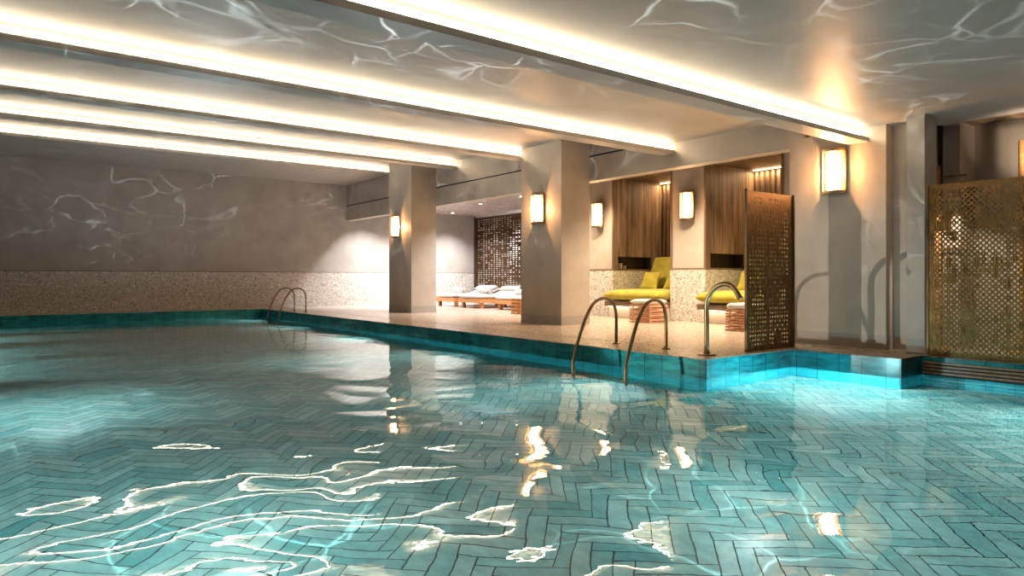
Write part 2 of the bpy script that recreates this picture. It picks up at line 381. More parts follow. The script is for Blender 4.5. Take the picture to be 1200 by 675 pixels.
def copy_tree(o, parent=None):
    c = o.copy(); C.objects.link(c)
    if parent is not None: c.parent = parent
    for ch in kids(o): copy_tree(ch, c)
    return c
def place(o, loc, rz=0, label=None, group=None):
    o.location = loc; o.rotation_euler = (0, 0, rz)
    if label: o['label'] = label
    if group: o['group'] = group
    return o

# ------------------------------------------------------------------ room shell
XL, XR, YN, YF = -5.0, 19.6, -5.0, 26.0
PX0, PX1, PY0, PY1 = -3.0, 7.7, -3.0, 24.9      # main basin
bm = bmesh.new()
T = -1.75
box(bm, (8.62, 5.75, T), (XR, YF, 0)); box(bm, (10.4, 4.55, T), (XR, 5.75, 0)); box(bm, (10.9, YN, T), (XR, 4.55, 0))
struct(obj('floor', bm, M_DECK))
# coping band round the water: one continuous strip with the corner steps
bm = bmesh.new()
box(bm, (PX1, 5.75, T), (8.59, PY1, 0)); box(bm, (PX1, PY1, T), (8.59, YF, 0)); box(bm, (XL, PY1, T), (PX1, YF, 0))
box(bm, (XL, YN, T), (PX0, PY1, 0)); box(bm, (PX0, YN, T), (10.9, PY0, 0))
struct(obj('trim_1', bm, M_DECK))
bm = bmesh.new()
box(bm, (9.85, 4.17, T), (10.4, 5.75, 0.0)); box(bm, (10.4, 4.17, T), (10.9, 4.55, 0.0)); box(bm, (10.5, PY0, T), (10.9, 4.17, 0))
struct(obj('trim_2', bm, M_COPE))
# overflow slot: a dark line broken into dashes between the coping and the deck
bm = bmesh.new(); box(bm, (8.59, 5.75, T), (8.62, YF, -.004))
struct(obj('trim_3', bm, M_DECK))
bm = bmesh.new(); y = 5.85
while y < 25.5: box(bm, (8.588, y, -.003), (8.622, y + .34, .0015)); y += .47
struct(obj('trim_4', bm, M_GROOVE))

# tiled pool walls (thin tiled skins standing just inside the concrete)
pool = empty('swimming_pool', (2.5, 11, POOLZ), 0, 'large indoor swimming pool with turquoise tiled edge and pale herringbone tile floor', 'swimming pool')
def pchild(name, bm, m, smooth=False):
    o = obj(name, bm, m, pool, smooth); o.matrix_parent_inverse = Matrix.Translation(-Vector(pool.location)); return o
bm = bmesh.new(); e = .012; zt = -.012
def wallx(x, y0, y1, s): box(bm, (min(x, x + s * e), y0, POOLZ), (max(x, x + s * e), y1, zt))
def wally(y, x0, x1, s): box(bm, (x0, min(y, y + s * e), POOLZ), (x1, max(y, y + s * e), zt))
wallx(PX1, 5.75, PY1, -1); wally(5.75, PX1, 9.85, -1); wallx(9.85, 4.17, 5.75, -1); wally(4.17, 9.85, 10.5, -1)
wally(PY1, PX0, PX1, -1); wallx(PX0, PY0, PY1, 1); wally(PY0, PX0, 10.5, 1)
pchild('tiled_wall', bm, M_TILE)
bm = bmesh.new(); box(bm, (10.488, PY0, POOLZ), (10.5, 4.17, zt))
pchild('tiled_wall', bm, M_TILE)
# herringbone floor
bm = bmesh.new()
W_, n_ = .125, 4; LEN = W_ * n_; gap = .0048
ang = R(45 + 0)
def hb(x0, y0, x1, y1):
    x0 += gap; y0 += gap; x1 -= gap; y1 -= gap
    c, s = math.cos(ang), math.sin(ang); out = []
    for x, y in ((x0, y0), (x1, y0), (x1, y1), (x0, y1)): out.append((x * c - y * s + 3.5, x * s + y * c + 11))
    cx = sum(p[0] for p in out) / 4; cyy = sum(p[1] for p in out) / 4
    if PX0 - .3 < cx < 10.8 and PY0 - .3 < cyy < PY1 + .3: 
        vs_ = [bm.verts.new((p[0], p[1], POOLZ + .004)) for p in out]; bm.faces.new(vs_)
for k in range(-260, 261):
    for m_ in range(-45, 46):
        ox = (k + n_ * m_) * W_; oy = (k - n_ * m_) * W_
        if abs(ox) > 22 or abs(oy) > 22: continue
        hb(ox, oy, ox + LEN, oy + W_); hb(ox, oy + W_, ox + W_, oy + W_ + LEN)
for co, no in (((PX0, 0, 0), (-1, 0, 0)), ((10.48, 0, 0), (1, 0, 0)), ((0, PY0, 0), (0, -1, 0)), ((0, PY1 - .01, 0), (0, 1, 0))):
    bmesh.ops.bisect_plane(bm, geom=bm.verts[:] + bm.edges[:] + bm.faces[:], plane_co=co, plane_no=no, clear_outer=True)
pchild('herringbone_floor', bm, M_PLANK)
bm = bmesh.new(); box(bm, (PX0, PY0, POOLZ - .1), (10.5, PY1, POOLZ)); pchild('grout_bed', bm, M_GROUT)
bm = bmesh.new()
def wq(x0, y0, x1, y1): quads(bm, ((x0, y0, WATER), (x1, y0, WATER), (x1, y1, WATER), (x0, y1, WATER)), ((0, 1, 2, 3),))
for q in ((PX0, PY0, PX1, 4.17), (PX0, 4.17, PX1, 5.75), (PX0, 5.75, PX1, PY1), (PX1, PY0, 9.85, 4.17), (PX1, 4.17, 9.85, 5.75), (9.85, PY0, 10.5, 4.17)): wq(*q)
bmesh.ops.remove_doubles(bm, verts=bm.verts[:], dist=1e-4)
wo = pchild('water_surface', bm, M_WATER)
if wo.data.polygons[0].normal.z < 0: wo.data.flip_normals()

# slatted overflow grille in the pool wall under the near screen
gr = empty('overflow_grille', (10.48, 3, -.27), 0, 'brown slatted overflow grille in the pool wall below the wide brass screen', 'grille')
for k in range(4):
    z = -.085 - k * .047
    bx('slat', (-.03, -3.4, z - .013 + .27), (.02, 1.12, z + .013 + .27), M_COPPER, gr)
bx('back_panel', (-.008, -3.4, 0.0), (.004, 1.12, .20), M_BLACK, gr)

# walls
CT = 5.4
bm = bmesh.new(); box(bm, (XL, YF, 1.34), (XR + .2, YF + .2, CT)); struct(obj('wall_back', bm, M_BACKWALL))
bm = bmesh.new(); box(bm, (XL, YF - .03, 0), (XR, YF + .2, 1.325)); struct(obj('trim_5', bm, M_DADO))
bm = bmesh.new(); box(bm, (XL, YF - .01, 1.325), (XR, YF + .2, 1.34)); struct(obj('trim_6', bm, M_BLACK))
bm = bmesh.new(); box(bm, (XL - .2, YN, T), (XL, YF + .2, CT)); struct(obj('wall_left', bm, M_BACKWALL))
bm = bmesh.new(); box(bm, (XL - .2, YN - .2, T), (XR + .2, YN, CT)); struct(obj('wall_front', bm, M_BACKWALL))
bm = bmesh.new(); box(bm, (XR, YN, 0), (XR + .2, YF, CT)); struct(obj('wall_right', bm, plaster('bright_white_wall', (.82, .8, .78), (.88, .86, .84))))

# ceiling: six flat bays, each one stepping up away from the camera
LIP = [(5.09, 3.31), (9.31, 3.79), (13.43, 4.16), (17.75, 4.56), (22.3, 4.93)]
CZ = [3.47, 3.95, 4.32, 4.73, 5.10, 4.86]
bm = bmesh.new(); yb = YN
for i, z in enumerate(CZ):
    ye = LIP[i][0] + .13 if i < 5 else YF
    box(bm, (XL, yb, z), (11.7 if i == 0 else 11.45, ye, z + .12)); yb = ye
struct(obj('ceiling', bm, M_CEIL))
bm = bmesh.new(); box(bm, (11.7, 16.9, 3.95), (XR, YF, 4.1)); box(bm, (16.3, 6.2, 3.95), (XR, 16.9, 4.1)); struct(obj('ceiling_lounge', bm, M_MAUVE)).name = 'ceiling.001'
bm = bmesh.new(); box(bm, (11.7, YN, 3.52), (XR, 6.2, 3.64)); struct(obj('ceiling', bm, M_WOODC))
bm = bmesh.new(); box(bm, (11.7, 6.2, 3.96), (16.3, 16.9, 4.1)); struct(obj('ceiling', bm, M_WOODC))
# header beam over the lounge opening, its shadow gap painted as a dark strip
bm = bmesh.new(); box(bm, (11.4, 6.41, 3.43), (11.7, YF, CT)); struct(obj('trim_7', bm, M_PLASTER))
bm = bmesh.new(); box(bm, (11.394, 6.41, 4.005), (11.42, YF, 4.04)); struct(obj('trim_8', bm, M_BLACK))
bm = bmesh.new(); box(bm, (12.4, YN, 0), (12.55, 4.82, 3.52)); struct(obj('wall_changing', bm, M_SOFFIT)).name = 'wall_side'
bm = bmesh.new(); box(bm, (11.8, 4.13, 0), (12.4, 4.37, 3.515)); struct(obj('trim_9', bm, M_SOFFIT))

# ------------------------------------------------------------------ ceiling beams
BL = ['plaster ceiling beam nearest the camera, ending above the large sconce', 'second lit ceiling beam, ending on the header above the yellow daybeds',
      'third lit ceiling beam, ending at the middle column', 'fourth lit ceiling beam, passing in front of the far column head',
      'farthest and lowest looking lit ceiling beam, ending behind the far column']
for i, (ly, lz) in enumerate(LIP):
    r = empty('ceiling_beam', (0, ly, lz), 0, BL[i], 'beam', 'lit ceiling beams across the pool')
    xr = 10.9 if i == 0 else 11.4
    top = CZ[i + 1] - lz if CZ[i + 1] > lz + .1 else .2
    top = max(top, .2)
    bx('beam_body', (XL, .13, -.07), (xr, .31, top), M_CEIL, r)
    bx('front_lip', (XL, 0, -.07), (xr, .13, -.005), M_CEIL, r)
    bx('lip_edge', (XL, 0, -.005), (xr, .02, .0), M_CEIL, r)
    bx('led_strip', (XL, .112, .06), (xr - .02, .13, .105), M_LED, r)

# ------------------------------------------------------------------ columns
def column(x0, x1, y0, y1, z, label):
    r = empty('column', ((x0 + x1) / 2, (y0 + y1) / 2, 0), 0, label, 'column')
    a, b_ = (x1 - x0) / 2, (y1 - y0) / 2
    bx('shaft', (-a, -b_, .215), (a, b_, z), M_PLASTER, r)
    bx('skirting', (-a - .006, -b_ - .006, 0), (a + .006, b_ + .006, .215), M_SKIRT, r)
    return r
column(10.5, 11.4, 19.0, 20.52, 5.1, 'square grey plaster column farthest away, beside the white loungers')
column(10.5, 11.4, 11.87, 13.38, 4.32, 'middle square plaster column with one sconce')
column(10.9, 12.4, 4.82, 6.41, 3.47, 'broad near plaster column with the large ribbed sconce')
bm = bmesh.new(); box(bm, (11.15, 4.45, 0), (12.4, 4.82, 3.47)); o = obj('wall_recess', bm, M_PLASTER); struct(o); o.name = 'trim_10'
column(10.68, 11.1, 4.19, 4.43, 3.47, 'slim pilaster between the broad near column and the wide brass screen')

# ------------------------------------------------------------------ sconces
SCO = []
def make_sconce(label):
    r = empty('wall_sconce', (0, 0, 0), 0, label, 'wall lamp')   # back on x=0, faces -x, centred
    H, Wd, D = .68, .40, .16
    bx('backplate', (-.02, -Wd / 2, -H / 2), (0, Wd / 2, H / 2), M_FRAME, r)
    def arc(w_, d, n=14): return [(-.02, -w_ / 2)] + [(-.02 - d * math.sin(math.pi * k / n), -w_ / 2 * math.cos(math.pi * k / n)) for k in range(1, n)] + [(-.02, w_ / 2)]
    for s in (-1, 1):
        bm = bmesh.new(); prism(bm, arc(Wd, D), s * (H / 2) - .022, s * (H / 2) + .022); obj('cap', bm, M_FRAME, r)
    bm = bmesh.new(); K = 96; pts = []
    for k in range(K + 1):
        t = math.pi * (.03 + .94 * k / K); q = .009 * abs(math.sin(k * math.pi / 8)) + .001
        pts.append((-.02 - (D - .022 + q) * math.sin(t), -(Wd / 2 - .026 + q) * math.cos(t)))
    inn = [(-.02 - (D - .03) * math.sin(math.pi * (.03 + .94 * k / 24)), -(Wd / 2 - .034) * math.cos(math.pi * (.03 + .94 * k / 24))) for k in range(25)]
    prism(bm, pts + inn[::-1], -H / 2 + .02, H / 2 - .02)
    obj('ribbed_glass', bm, M_RIB, r, smooth=True)
    bm = bmesh.new(); prism(bm, arc(Wd - .18, D - .09), -H / 2 + .05, H / 2 - .05); obj('lamp_tube', bm, M_SCONCE, r)
    for s in (-1, 1): bx('side_bar', (-.028, s * (Wd / 2 - .008) - .008, -H / 2), (0, s * (Wd / 2 - .008) + .008, H / 2), M_FRAME, r)
    return r
sc0 = make_sconce('large ribbed glass sconce high on the broad near column')
for i, (x, y, z, l) in enumerate(((10.9, 5.62, 2.83, None), (10.494, 12.69, 2.77, 'bronze framed sconce on the middle column'),
        (10.494, 19.95, 2.78, 'bronze framed sconce on the farthest column'), (13.96, 14.17, 2.93, 'sconce on the niche wall panel left of the first yellow daybed'),
        (13.96, 10.98, 2.93, 'sconce on the niche wall panel between the two yellow daybeds'))):
    o = sc0 if i == 0 else copy_tree(sc0)
    place(o, (x, y, z), 0, l, 'ribbed glass wall sconces')
    lamp('sconce_light', 'POINT', (x - .125, y, z), 75 if x < 12 else 26, (1, .55, .28), shadow_soft_size=.02)

# ------------------------------------------------------------------ lounge niches
NW = 2.04
def niche_block():
    FX, BX_ = 14.0, 16.0
    Ys = [(8.44, 10.47), (11.57, 13.62), (14.68, 16.72)]   # openings (near, far)
    pans = [(6.45, 8.44), (10.47, 11.57), (13.62, 14.68), (16.72, 16.9)]
    lab = ['wall panel block nearest the brass screen, right of the daybed niches', 'plaster and terrazzo wall panel between the two yellow daybeds', 'plaster and terrazzo wall panel left of the first yellow daybed', 'end panel of the niche wall']
    for i, (a, b_) in enumerate(pans):
        r = empty('niche_pier', (FX, (a + b_) / 2, 0), 0, lab[i], 'wall pier', None)
        h = (b_ - a) / 2
        D = BX_ - FX + .2
        bx('terrazzo_base', (0, -h, 0), (D, h, 1.31), M_DADO, r)
        bx('plaster_panel', (0.03, -h + .05, 1.36), (.2, h - .05, 3.93), M_PLASTER, r)
        bx('timber_rail', (0, -h, 1.31), (D, h, 1.36), M_TRIM, r)
        # timber frame round the plaster panel
        bm = bmesh.new(); box(bm, (0, -h, 1.36), (.2, -h + .05, 3.955)); box(bm, (0, h - .05, 1.36), (.2, h, 3.955)); box(bm, (.02, -h + .05, 3.93), (.2, h - .05, 3.955))
        obj('timber_frame', bm, M_TRIM, r)
        # timber planked side wall facing the opening on the -y side, with its shelf recess
        if i in (0,):
            bx('planked_side', (.2, -h, 1.36), (D, h, 3.955), M_WOOD, r)
        else:
            bm = bmesh.new()
            z0, z1, xa, xb = 1.40, 1.72, .12, 1.6
            box(bm, (.2, -h, z1), (D, h, 3.955)); box(bm, (xb, -h, 1.36), (D, h, z1)); 
            box(bm, (.2, min(-h + .24, h - .02), 1.36), (xb, h, z1))
            obj('planked_side', bm, M_WOOD, r)
            bm = bmesh.new(); d2 = min(.24, 2 * h - .03)
            box(bm, (.2, -h + .004, z1 - .012), (xb, -h + d2, z1 - .001)); box(bm, (.2, -h + d2 - .012, 1.361), (xb, -h + d2 - .001, z1 - .012)); box(bm, (xb - .012, -h + .004, 1.361), (xb - .001, -h + d2, z1 - .012)); box(bm, (.2, -h + .004, 1.361), (.215, -h + d2, z1 - .012))
            obj('shelf_recess', bm, M_DARKWOOD, r)
    for j, (a, b_) in enumerate(Ys):
        nm = ['slatted timber back of the niche behind the perforated corner screen', 'slatted timber back of the niche with the first yellow daybed', 'slatted timber back of the niche half hidden by the middle column'][j]
        r = empty('slatted_back_wall', (BX_ + .05, (a + b_) / 2, 0), 0, nm, 'wall panel')
        h = (b_ - a) / 2
        bx('backing', (.06, -h, 0), (.16, h, 3.955), M_SLAT, r)
        k = 0; y = -h + .03
        while y < h - .06:
            bx('slat', (0, y, .8), (.06, y + .075, 3.90), M_WOOD, r); y += .155
        bx('led_strip', (-.1, -h + .05, 3.925), (-.06, h - .05, 3.945), M_NLED, r)
        o = lamp('niche_strip_light', 'AREA', (BX_ - .03, (a + b_) / 2, 3.90), 16, (1, .66, .36), shape='RECTANGLE', size=.05, size_y=2 * h - .1)
    return
niche_block()

# ------------------------------------------------------------------ daybeds, pillows
def pillow_mesh(w_, h, d):
    bm = bmesh.new(); cushion(bm, w_, h, d, 14, 2.4, .13, .55); return bm
def make_daybed(label):
    # foot towards -x; origin on the floor at the middle of the foot end
    r = empty('daybed', (13.6, 12.6, 0), 0, label, 'daybed')
    w_ = NW - .06
    bx('plinth', (.22, -w_ / 2 + .02, 0), (2.42, w_ / 2 - .02, .31), M_PLINTH, r)
    bx('timber_base', (.03, -w_ / 2, .33), (2.42, w_ / 2, .47), M_TRIM, r, .01)
    bx('led_strip', (.12, -w_ / 2 + .05, .315), (.2, w_ / 2 - .05, .328), M_PLED, r)
    bm = bmesh.new(); cushion(bm, 2.5, w_, .34, 18, 8., 0, .10); xf(bm, 0, Matrix.Translation((1.21, 0, .635)))
    obj('mattress', bm, M_GREEN, r, 'all')
    bm = bmesh.new(); cushion(bm, .98, w_ - .1, .26, 16, 7., 0, .1)
    xf(bm, 0, Matrix.Translation((1.93, 0, 1.26)) @ Matrix.Rotation(R(-66), 4, 'Y'))
    obj('backrest_cushion', bm, M_GREEN, r, 'all')
    return r
db = make_daybed('chartreuse daybed built into the niche, the first right of the middle column')
for i, (y, l) in enumerate(((12.6, None), (9.46, 'chartreuse daybed in the niche behind the perforated corner screen'), (15.7, 'chartreuse daybed mostly hidden behind the middle column'))):
    o = db if i == 0 else copy_tree(db)
    place(o, (13.6, y, 0), 0, l, 'chartreuse daybeds in the niches')
def pillow(x, y, z, tilt, yaw, label, s=.62):
    bm = pillow_mesh(s, s * .95, .22)
    o = obj('throw_pillow', bm, M_GREEN, None, 'all'); tag(o, label, 'pillow', 'chartreuse pillows on the daybeds')
    o.matrix_world = Matrix.Translation((x, y, z)) @ Matrix.Rotation(yaw, 4, 'Z') @ Matrix.Rotation(tilt, 4, 'Y')
    return o
pillow(15.0, 13.1, 1.03, R(-58), R(8), 'left chartreuse pillow leaning on the first daybed beside the middle column')
pillow(15.0, 12.25, 1.03, R(-56), R(-6), 'right chartreuse pillow on the first daybed, half behind the wall panel')
pillow(15.0, 9.9, 1.03, R(-58), R(8), 'chartreuse pillow on the daybed behind the perforated corner screen')
pillow(14.9, 16.1, 1.03, R(-58), R(4), 'chartreuse pillow on the daybed mostly hidden by the middle column')

# small things in the shelf recess
def bottle(x, y, h, r_, label):
    e_ = empty('bottle', (x, y, 1.361), 0, label, 'bottle', 'bottles in the shelf recess')
    bm = bmesh.new(); lathe(bm, ((r_, 0), (r_, h * .7), (r_ * .4, h * .8), (r_ * .4, h)), 16); obj('body', bm, M_BOTTLE, e_, True)
    for k in range(3):
        bm = bmesh.new(); lathe(bm, ((r_ * 1.03, h * (.08 + .2 * k)), (r_ * 1.03, h * (.2 + .2 * k))), 16); obj('label', bm, M_LABEL, e_, True)
bottle(14.42, 13.74, .27, .055, 'taller dark bottle with white labels in the shelf recess above the first daybed')
bottle(14.60, 13.74, .17, .04, 'smaller bottle with white labels in the shelf recess above the first daybed')

# ------------------------------------------------------------------ slatted stools
def make_stool(label, m, cushion_on=True, s=.68, h=.44):
    r = empty('slatted_stool', (0, 0, 0), 0, label, 'stool')
    n = 8; st = h / n
    for k in range(n):
        z = st * (k + .1)
        for q in (-1, 1):
            a = q * (s / 2 - .03); b2 = q * (s / 2 - .045); zt_ = z + st * .72; zu = z + st * .6; e2 = s / 2 - .055
            if k % 2:
                bx('slat', (-s / 2, a - .022, z), (s / 2, a + .022, zt_), m, r); bx('slat', (b2 - .012, -e2, z), (b2 + .012, e2, zu), m, r)
            else:
                bx('slat', (a - .022, -s / 2, z), (a + .022, s / 2, zt_), m, r); bx('slat', (-e2, b2 - .012, z), (e2, b2 + .012, zu), m, r)
    for qx in (-1, 0, 1):
        for qy in (-1, 0, 1):
            if qx or qy: bx('post', (qx * (s / 2 - .075) - .014, qy * (s / 2 - .075) - .014, 0), (qx * (s / 2 - .075) + .014, qy * (s / 2 - .075) + .014, h - .012), m, r)
    bx('top', (-s / 2 + .02, -s / 2 + .02, h - .012), (s / 2 - .02, s / 2 - .02, h + .006), m, r)
    if cushion_on:
        bm = bmesh.new(); cushion(bm, s - .03, s - .03, .14, 14, 8., 0, .08); xf(bm, 0, Matrix.Translation((0, 0, h + .075)))
        obj('seat_cushion', bm, M_WHITE, r, 'all')
    return r
s0 = make_stool('copper toned slatted stool with white cushion in front of the first daybed', M_COPPER)
place(s0, (12.95, 11.38, 0), R(0), None, 'copper toned slatted stools')
s1 = copy_tree(s0); place(s1, (12.55, 8.3, 0), 0, 'copper toned slatted stool with white cushion, partly behind the corner screen', 'copper toned slatted stools')
s2 = make_stool('square teak slatted side table by the white loungers, beside the middle column', M_TEAK, False, .5, .47)
s2.name = 'slatted_side_table'; s2['category'] = 'side table'; s2.location = (12.9, 16.4, 0)

# ------------------------------------------------------------------ teak loungers
def make_lounger(label):
    # foot end at x=0, body runs +x; width along y
    r = empty('sun_lounger', (14, 22, 0), 0, label, 'sun lounger')
    w_, L_ = 1.42, 2.3
    bm = bmesh.new()
    box(bm, (0, -w_ / 2, .20), (.06, w_ / 2, .34)); box(bm, (L_ - .06, -w_ / 2, .20), (L_, w_ / 2, .34))
    box(bm, (.06, -w_ / 2, .20), (L_ - .06, -w_ / 2 + .05, .34)); box(bm, (.06, w_ / 2 - .05, .20), (L_ - .06, w_ / 2, .34))
    x = .12
    while x < L_ - .12: box(bm, (x, -w_ / 2 + .05, .31), (x + .08, w_ / 2 - .05, .335)); x += .13
    obj('frame', bm, M_TEAK, r)
    for qx in (.12, L_ - .24):
        for q in (-1, 1): bx('leg', (qx, q * (w_ / 2 - .12) - .06, 0), (qx + .11, q * (w_ / 2 - .12) + .06, .20), M_TEAK, r)
    bm = bmesh.new(); cushion(bm, 1.75, w_ - .04, .17, 16, 8., 0, .06); xf(bm, 0, Matrix.Translation((.86, 0, .42))); obj('mattress', bm, M_WHITE, r, 'all')
    bm = bmesh.new(); cushion(bm, .72, w_ - .06, .15, 14, 8., 0, .06); xf(bm, 0, Matrix.Translation((1.92, 0, .55)) @ Matrix.Rotation(R(-20), 4, 'Y')); obj('back_cushion', bm, M_WHITE, r, 'all')
    bm = bmesh.new(); cushion(bm, .32, w_ - .16, .17, 12, 6., 0, .05); xf(bm, 0, Matrix.Translation((2.0, 0, .70)) @ Matrix.Rotation(R(-20), 4, 'Y')); obj('head_bolster', bm, M_WHITE, r, 'all')
    for q in (-1, 1): bx('back_support', (1.95, q * .5 - .02, .335), (2.0, q * .5 + .02, .5), M_TEAK, r)
    return r
lg = make_lounger('teak lounger with white mattress farthest left, nearest the far column')
LY = [(22.72, None), (21.0, 'teak lounger with white mattress in the middle of the row'), (18.65, 'teak lounger with white mattress nearest the middle column'), (17.15, 'teak lounger with white mattress hidden mostly by the middle column')]
for i, (y, l) in enumerate(LY[:3]):
    o = lg if i == 0 else copy_tree(lg)
    place(o, (14.0, y, 0), 0, l, 'teak sun loungers in the far lounge')
def roll(x, y, label):
    r = empty('rolled_towel', (x, y, .515), R(0), label, 'towel', 'rolled towels on the sun loungers')
    bm = bmesh.new(); pts = []
    lathe(bm, ((.03, -.40), (.085, -.39), (.1, -.35), (.1, .34), (.085, .38), (.03, .39)), 18)
    xf(bm, 0, Matrix.Translation((0, 0, .1)) @ Matrix.Rotation(R(90), 4, 'X')); obj('towel_roll', bm, M_WHITE, r, True)
    bm = bmesh.new(); lathe(bm, ((.106, -.13), (.106, .13)), 18); xf(bm, 0, Matrix.Translation((0, -.24, .1)) @ Matrix.Rotation(R(90), 4, 'X')); obj('grey_band', bm, M_GREYT, r, True)
    # spiral end
    bm = bmesh.new(); tube(bm, [(.012 * t * math.cos(t), -.40, .1 + .012 * t * math.sin(t)) for t in [k * .4 for k in range(2, 20)]], .006, 6); obj('rolled_end', bm, M_GREYT, r)
roll(14.75, 22.75, 'rolled white and grey towel on the farthest left lounger')
roll(14.75, 21.0, 'rolled white and grey towel on the middle lounger')
roll(14.75, 18.7, 'rolled white and grey towel on the lounger nearest the middle column')
# small plant between the loungers
pt = empty('potted_plant', (15.6, 19.85, 0), 0, 'small dark green plant standing between the teak loungers', 'plant')
bm = bmesh.new(); lathe(bm, ((.11, 0), (.15, .3), (.155, .32), (.13, .32), (.12, .26)), 16); obj('pot', bm, M_PLINTH, pt, True)
bm = bmesh.new()
for k in range(46):
    a = random.uniform(0, 6.28); l = random.uniform(.15, .42); b0 = random.uniform(.28, .7)
    d = Vector((math.cos(a), math.sin(a), random.uniform(.4, 1.6))).normalized(); s = d.cross(Vector((0, 0, 1))).normalized() * .035
    p0 = Vector((0, 0, b0)); p1 = p0 + d * l * .5; p2 = p0 + d * l + Vector((0, 0, -.05)); nrm = s.cross(d).normalized() * .004
    quads(bm, (p0, p1 + s, p2, p1 - s, p1 + nrm, p1 - nrm), ((0, 1, 4), (1, 2, 4), (2, 3, 4), (3, 0, 4), (0, 5, 1), (1, 5, 2), (2, 5, 3), (3, 5, 0)))
obj('foliage', bm, M_LEAF, pt)
bm = bmesh.new(); tube(bm, ((0, 0, .2), (.01, 0, .5), (0, .02, .8)), .012, 8); obj('stem', bm, M_TRIM, pt)
# downlights
DL = [(12.0, 25.1), (13.9, 25.1), (15.9, 25.1), (14.8, 21.4), (14.6, 18.6)]
DN = ['recessed downlight by the back wall, behind the far column', 'recessed downlight by the back wall, just right of the far column', 'recessed downlight by the back wall at the end of the lattice screen',
      'recessed downlight over the middle of the lounger row', 'recessed downlight over the lounger nearest the middle column']
for i, (x, y) in enumerate(DL):
    r = empty('downlight', (x, y, 3.95), 0, DN[i], 'ceiling light', 'recessed downlights over the loungers')
    bm = bmesh.new(); lathe(bm, ((.075, -.012), (.075, 0)), 18); obj('trim_ring', bm, M_PLINTH, r)
    bm = bmesh.new(); lathe(bm, ((.05, -.016), (.05, -.011)), 18); obj('lens', bm, M_SPOT, r)

# ------------------------------------------------------------------ perforated screens
def perf(nc, nr, cw, ch, th, hole, sides, seed, border=1):
    """sheet in the local y-z plane (thickness along x), real holes cut through both faces"""
    bm = bmesh.new(); rnd = random.Random(seed)
    for i in range(nc):
        for j in range(nr):
            y0, z0 = i * cw, j * ch; cyy, cz = y0 + cw / 2, z0 + ch / 2
            hr = 0 if (i < border or j < border or i >= nc - border or j >= nr - border) else hole(i, j, rnd)
            sq = [(y0, z0), (y0 + cw, z0), (y0 + cw, z0 + ch), (y0, z0 + ch)]
            if not hr:
                for x in (0, th):
                    v = [bm.verts.new((x, *p)) for p in sq]; bm.faces.new(v if x else v[::-1])
                continue
            ry, rz = hr if isinstance(hr, tuple) else (hr, hr)
            # ring of outer points walking the square, matched to hole points
            outer = []; inner = []
            for k in range(sides):
                t = 2 * math.pi * (k + .5) / sides
                c, s = math.cos(t), math.sin(t); f = max(abs(c), abs(s))
                outer.append((cyy + c / f * cw / 2, cz + s / f * ch / 2))
                if sides == 4: inner.append((cyy + c / f * ry, cz + s / f * rz))
                else: inner.append((cyy + c * ry, cz + s * rz))
            if sides > 4:  # include corners
                outer2 = []; inner2 = []
                for k in range(sides):
                    outer2.append(outer[k]); inner2.append(inner[k])
                outer, inner = outer2, inner2
            n = sides
            vo = {}; vi = {}
            for x in (0, th):
                vo[x] = [bm.verts.new((x, *p)) for p in outer]; vi[x] = [bm.verts.new((x, *p)) for p in inner]
                for k in range(n):
                    a, b2, c, d = vo[x][k], vo[x][(k + 1) % n], vi[x][(k + 1) % n], vi[x][k]
                    bm.faces.new((a, b2, c, d) if x else (d, c, b2, a))
            for k in range(n): bm.faces.new((vi[0][k], vi[0][(k + 1) % n], vi[th][(k + 1) % n], vi[th][k]))
    # rim
    Wt, Ht = nc * cw, nr * ch
    for a, b_ in (((0, 0), (Wt, 0)), ((Wt, 0), (Wt, Ht)), ((Wt, Ht), (0, Ht)), ((0, Ht), (0, 0))):
        v = [bm.verts.new(p) for p in ((0, *a), (0, *b_), (th, *b_), (th, *a))]; bm.faces.new(v)
    return bm
def nz(i, j, s, k): return noise.noise(Vector((i * s + k, j * s * .7 + k * 2, k)))
# screen beside the broad column (runs along x)
def h1(i, j, rnd):
    v = nz(i, j, .35, 3.3) + rnd.uniform(-.25, .25)
    if (i % 9) == 8: return 0
    return (.011, .014) if v > -.05 else ((.007, .009) if v > -.3 else 0)
r = empty('perforated_screen', (8.9, 5.93, 0), R(-90), 'narrow perforated brass screen at the pool corner beside the swan neck spout', 'screen')
bm = perf(19, 36, .0665, .067, .008, h1, 4, 11); o = obj('brass_sheet', bm, M_BRASS, r)
bx('side_frame', (-.008, -.025, 0), (.03, 0, 2.43), M_SCREEN, r); bx('side_frame', (-.008, 19 * .0665, 0), (.03, 19 * .0665 + .022, 2.43), M_SCREEN, r)
# wide screen on the right (runs along y)
def h2(i, j, rnd):
    v = nz(i, j, .3, 9.1) * .7 + rnd.uniform(-.3, .3) + (.12 if i % 5 in (1, 2, 4) else -.08)
    return .0185 if v > -.06 else (.009 if v > -.28 else 0)
for q, (y, l) in enumerate(((2.55, 'wide perforated brass screen with round holes beside the slim pilaster'),)):
    r = empty('perforated_screen', (10.60, y, 0), 0, l, 'screen')
    bm = perf(22, 33, .0705, .0733, .01, h2, 8, 5 + q); obj('brass_sheet', bm, M_BRASS, r)
    bx('bottom_rail', (-.015, 0, -.0), (.025, 22 * .0705, .03), M_BRASS, r)
    bx('side_frame', (-.015, 22 * .0705, 0), (.025, 22 * .0705 + .025, 2.42), M_SCREEN, r)
r2 = copy_tree(r); place(r2, (10.60, .965, 0), 0, 'second wide perforated brass screen, mostly beyond the right picture edge')
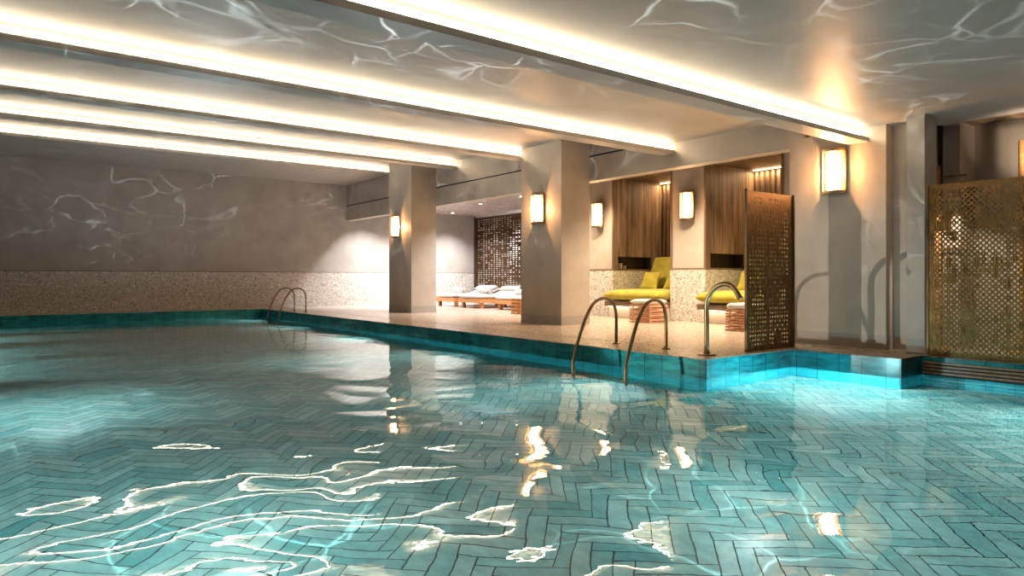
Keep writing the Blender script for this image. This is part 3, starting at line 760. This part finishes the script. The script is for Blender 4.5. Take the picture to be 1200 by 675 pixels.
# far lattice screen behind the loungers
rh = random.Random(3)
COLW = [rh.uniform(-.25, .45) for _ in range(80)]; ROWW = [rh.uniform(-.2, .35) for _ in range(80)]
def h3(i, j, rnd):
    v = nz(i * 1.3, j, .16, 4.7) * .8 + rnd.uniform(-.35, .35) + COLW[i] * .8 + ROWW[j] * .8
    a = rnd.choice((.05, .06, .085))
    return (a, .021) if v > -.02 else ((.035, .016) if v > -.15 else 0)
r = empty('lattice_screen', (17.62, 17.1, 0), 0, 'tall dark bronze lattice screen glowing white behind the teak loungers', 'screen')
bm = perf(44, 44, .2, .0875, .02, h3, 4, 21); obj('lattice', bm, M_SCREEN, r)
bx('end_frame', (-.01, 8.8, 0), (.05, 8.87, 3.9), M_SCREEN, r)

# ------------------------------------------------------------------ pool ladders and spout
PROF = [(0, 0), (0, .25), (0, .45), (.04, .58), (.12, .68), (.28, .75), (.49, .775), (.70, .75), (.88, .68), (1.02, .57), (1.15, .44), (1.34, .18), (1.45, .0), (1.51, -.14), (1.52, -.3), (1.50, -.6), (1.50, -.95)]
def make_ladder(label):
    r = empty('pool_ladder', (8.3, 8.0, 0), 0, label, 'pool ladder')
    D = Vector((-1.44, -.5, 0)).normalized(); off = Vector((0, -1.06, 0))
    for q in (0, 1):
        bm = bmesh.new(); tube(bm, smoothpath([D * s + Vector((0, 0, z)) + off * q for s, z in PROF], 4), .026, 14)
        rail = obj('handrail', bm, M_BRONZE, r, 'all')
        bm = bmesh.new(); lathe(bm, ((.065, 0), (.065, .014), (.034, .03), (.03, .05)), 22, off * q); obj('base_flange', bm, M_BRONZE, rail, True)
    for z in (-.5, -.75):
        bm = bmesh.new(); p = D * 1.5; box(bm, (p.x - .06, p.y - 1.06, z), (p.x + .06, p.y, z + .03), .008); obj('tread', bm, M_BRONZE, r)
    return r
ld = make_ladder('near pair of curved bronze pool handrails in front of the daybeds')
l2 = copy_tree(ld); place(l2, (8.1, 22.75, 0), 0, 'far pair of curved bronze pool handrails at the back corner of the pool')
l2.scale = (.74, 1, 1)
ld['group'] = l2['group'] = 'bronze pool ladders'
sp = empty('water_spout', (8.12, 6.05, 0), 0, 'single bronze swan neck water spout on the pool corner', 'spout')
bm = bmesh.new(); tube(bm, smoothpath([(0, 0, 0), (0, 0, .4), (0, 0, .74), (0.0, -.07, .89), (0, -.17, .98), (0, -.30, 1.02), (0, -.42, .99), (0, -.50, .90), (0, -.55, .82)], 6), .036, 16); obj('swan_neck', bm, M_BRONZE, sp, 'all')
bm = bmesh.new(); lathe(bm, ((.13, 0), (.13, .018), (.05, .024), (.045, .05)), 24); obj('base_flange', bm, M_BRONZE, sp, True)

# towel stands behind the wide screen
def stand(x, y, h, label):
    r = empty('towel_stand', (x, y, 0), 0, label, 'towel stand', 'timber towel stands')
    bm = bmesh.new(); lathe(bm, ((.04, 0), (.04, h)), 14); obj('post', bm, M_TEAK, r, True)
    for k, z in enumerate((h - .18, h - .75, h - 1.3)):
        bm = bmesh.new(); tube(bm, [(0, 0, z), (0, -.4, z)], .018, 8); obj('peg', bm, M_BRONZE, r, True)
    bm = bmesh.new(); lathe(bm, ((.2, 0), (.2, .02), (.04, .03)), 20); obj('foot', bm, M_TEAK, r, True)
stand(11.75, 4.42, 2.85, 'timber towel stand between the slim pilaster and the wall end behind the screen')
stand(11.9, 3.37, 3.10, 'timber towel stand rising behind the wide screen at the right edge')
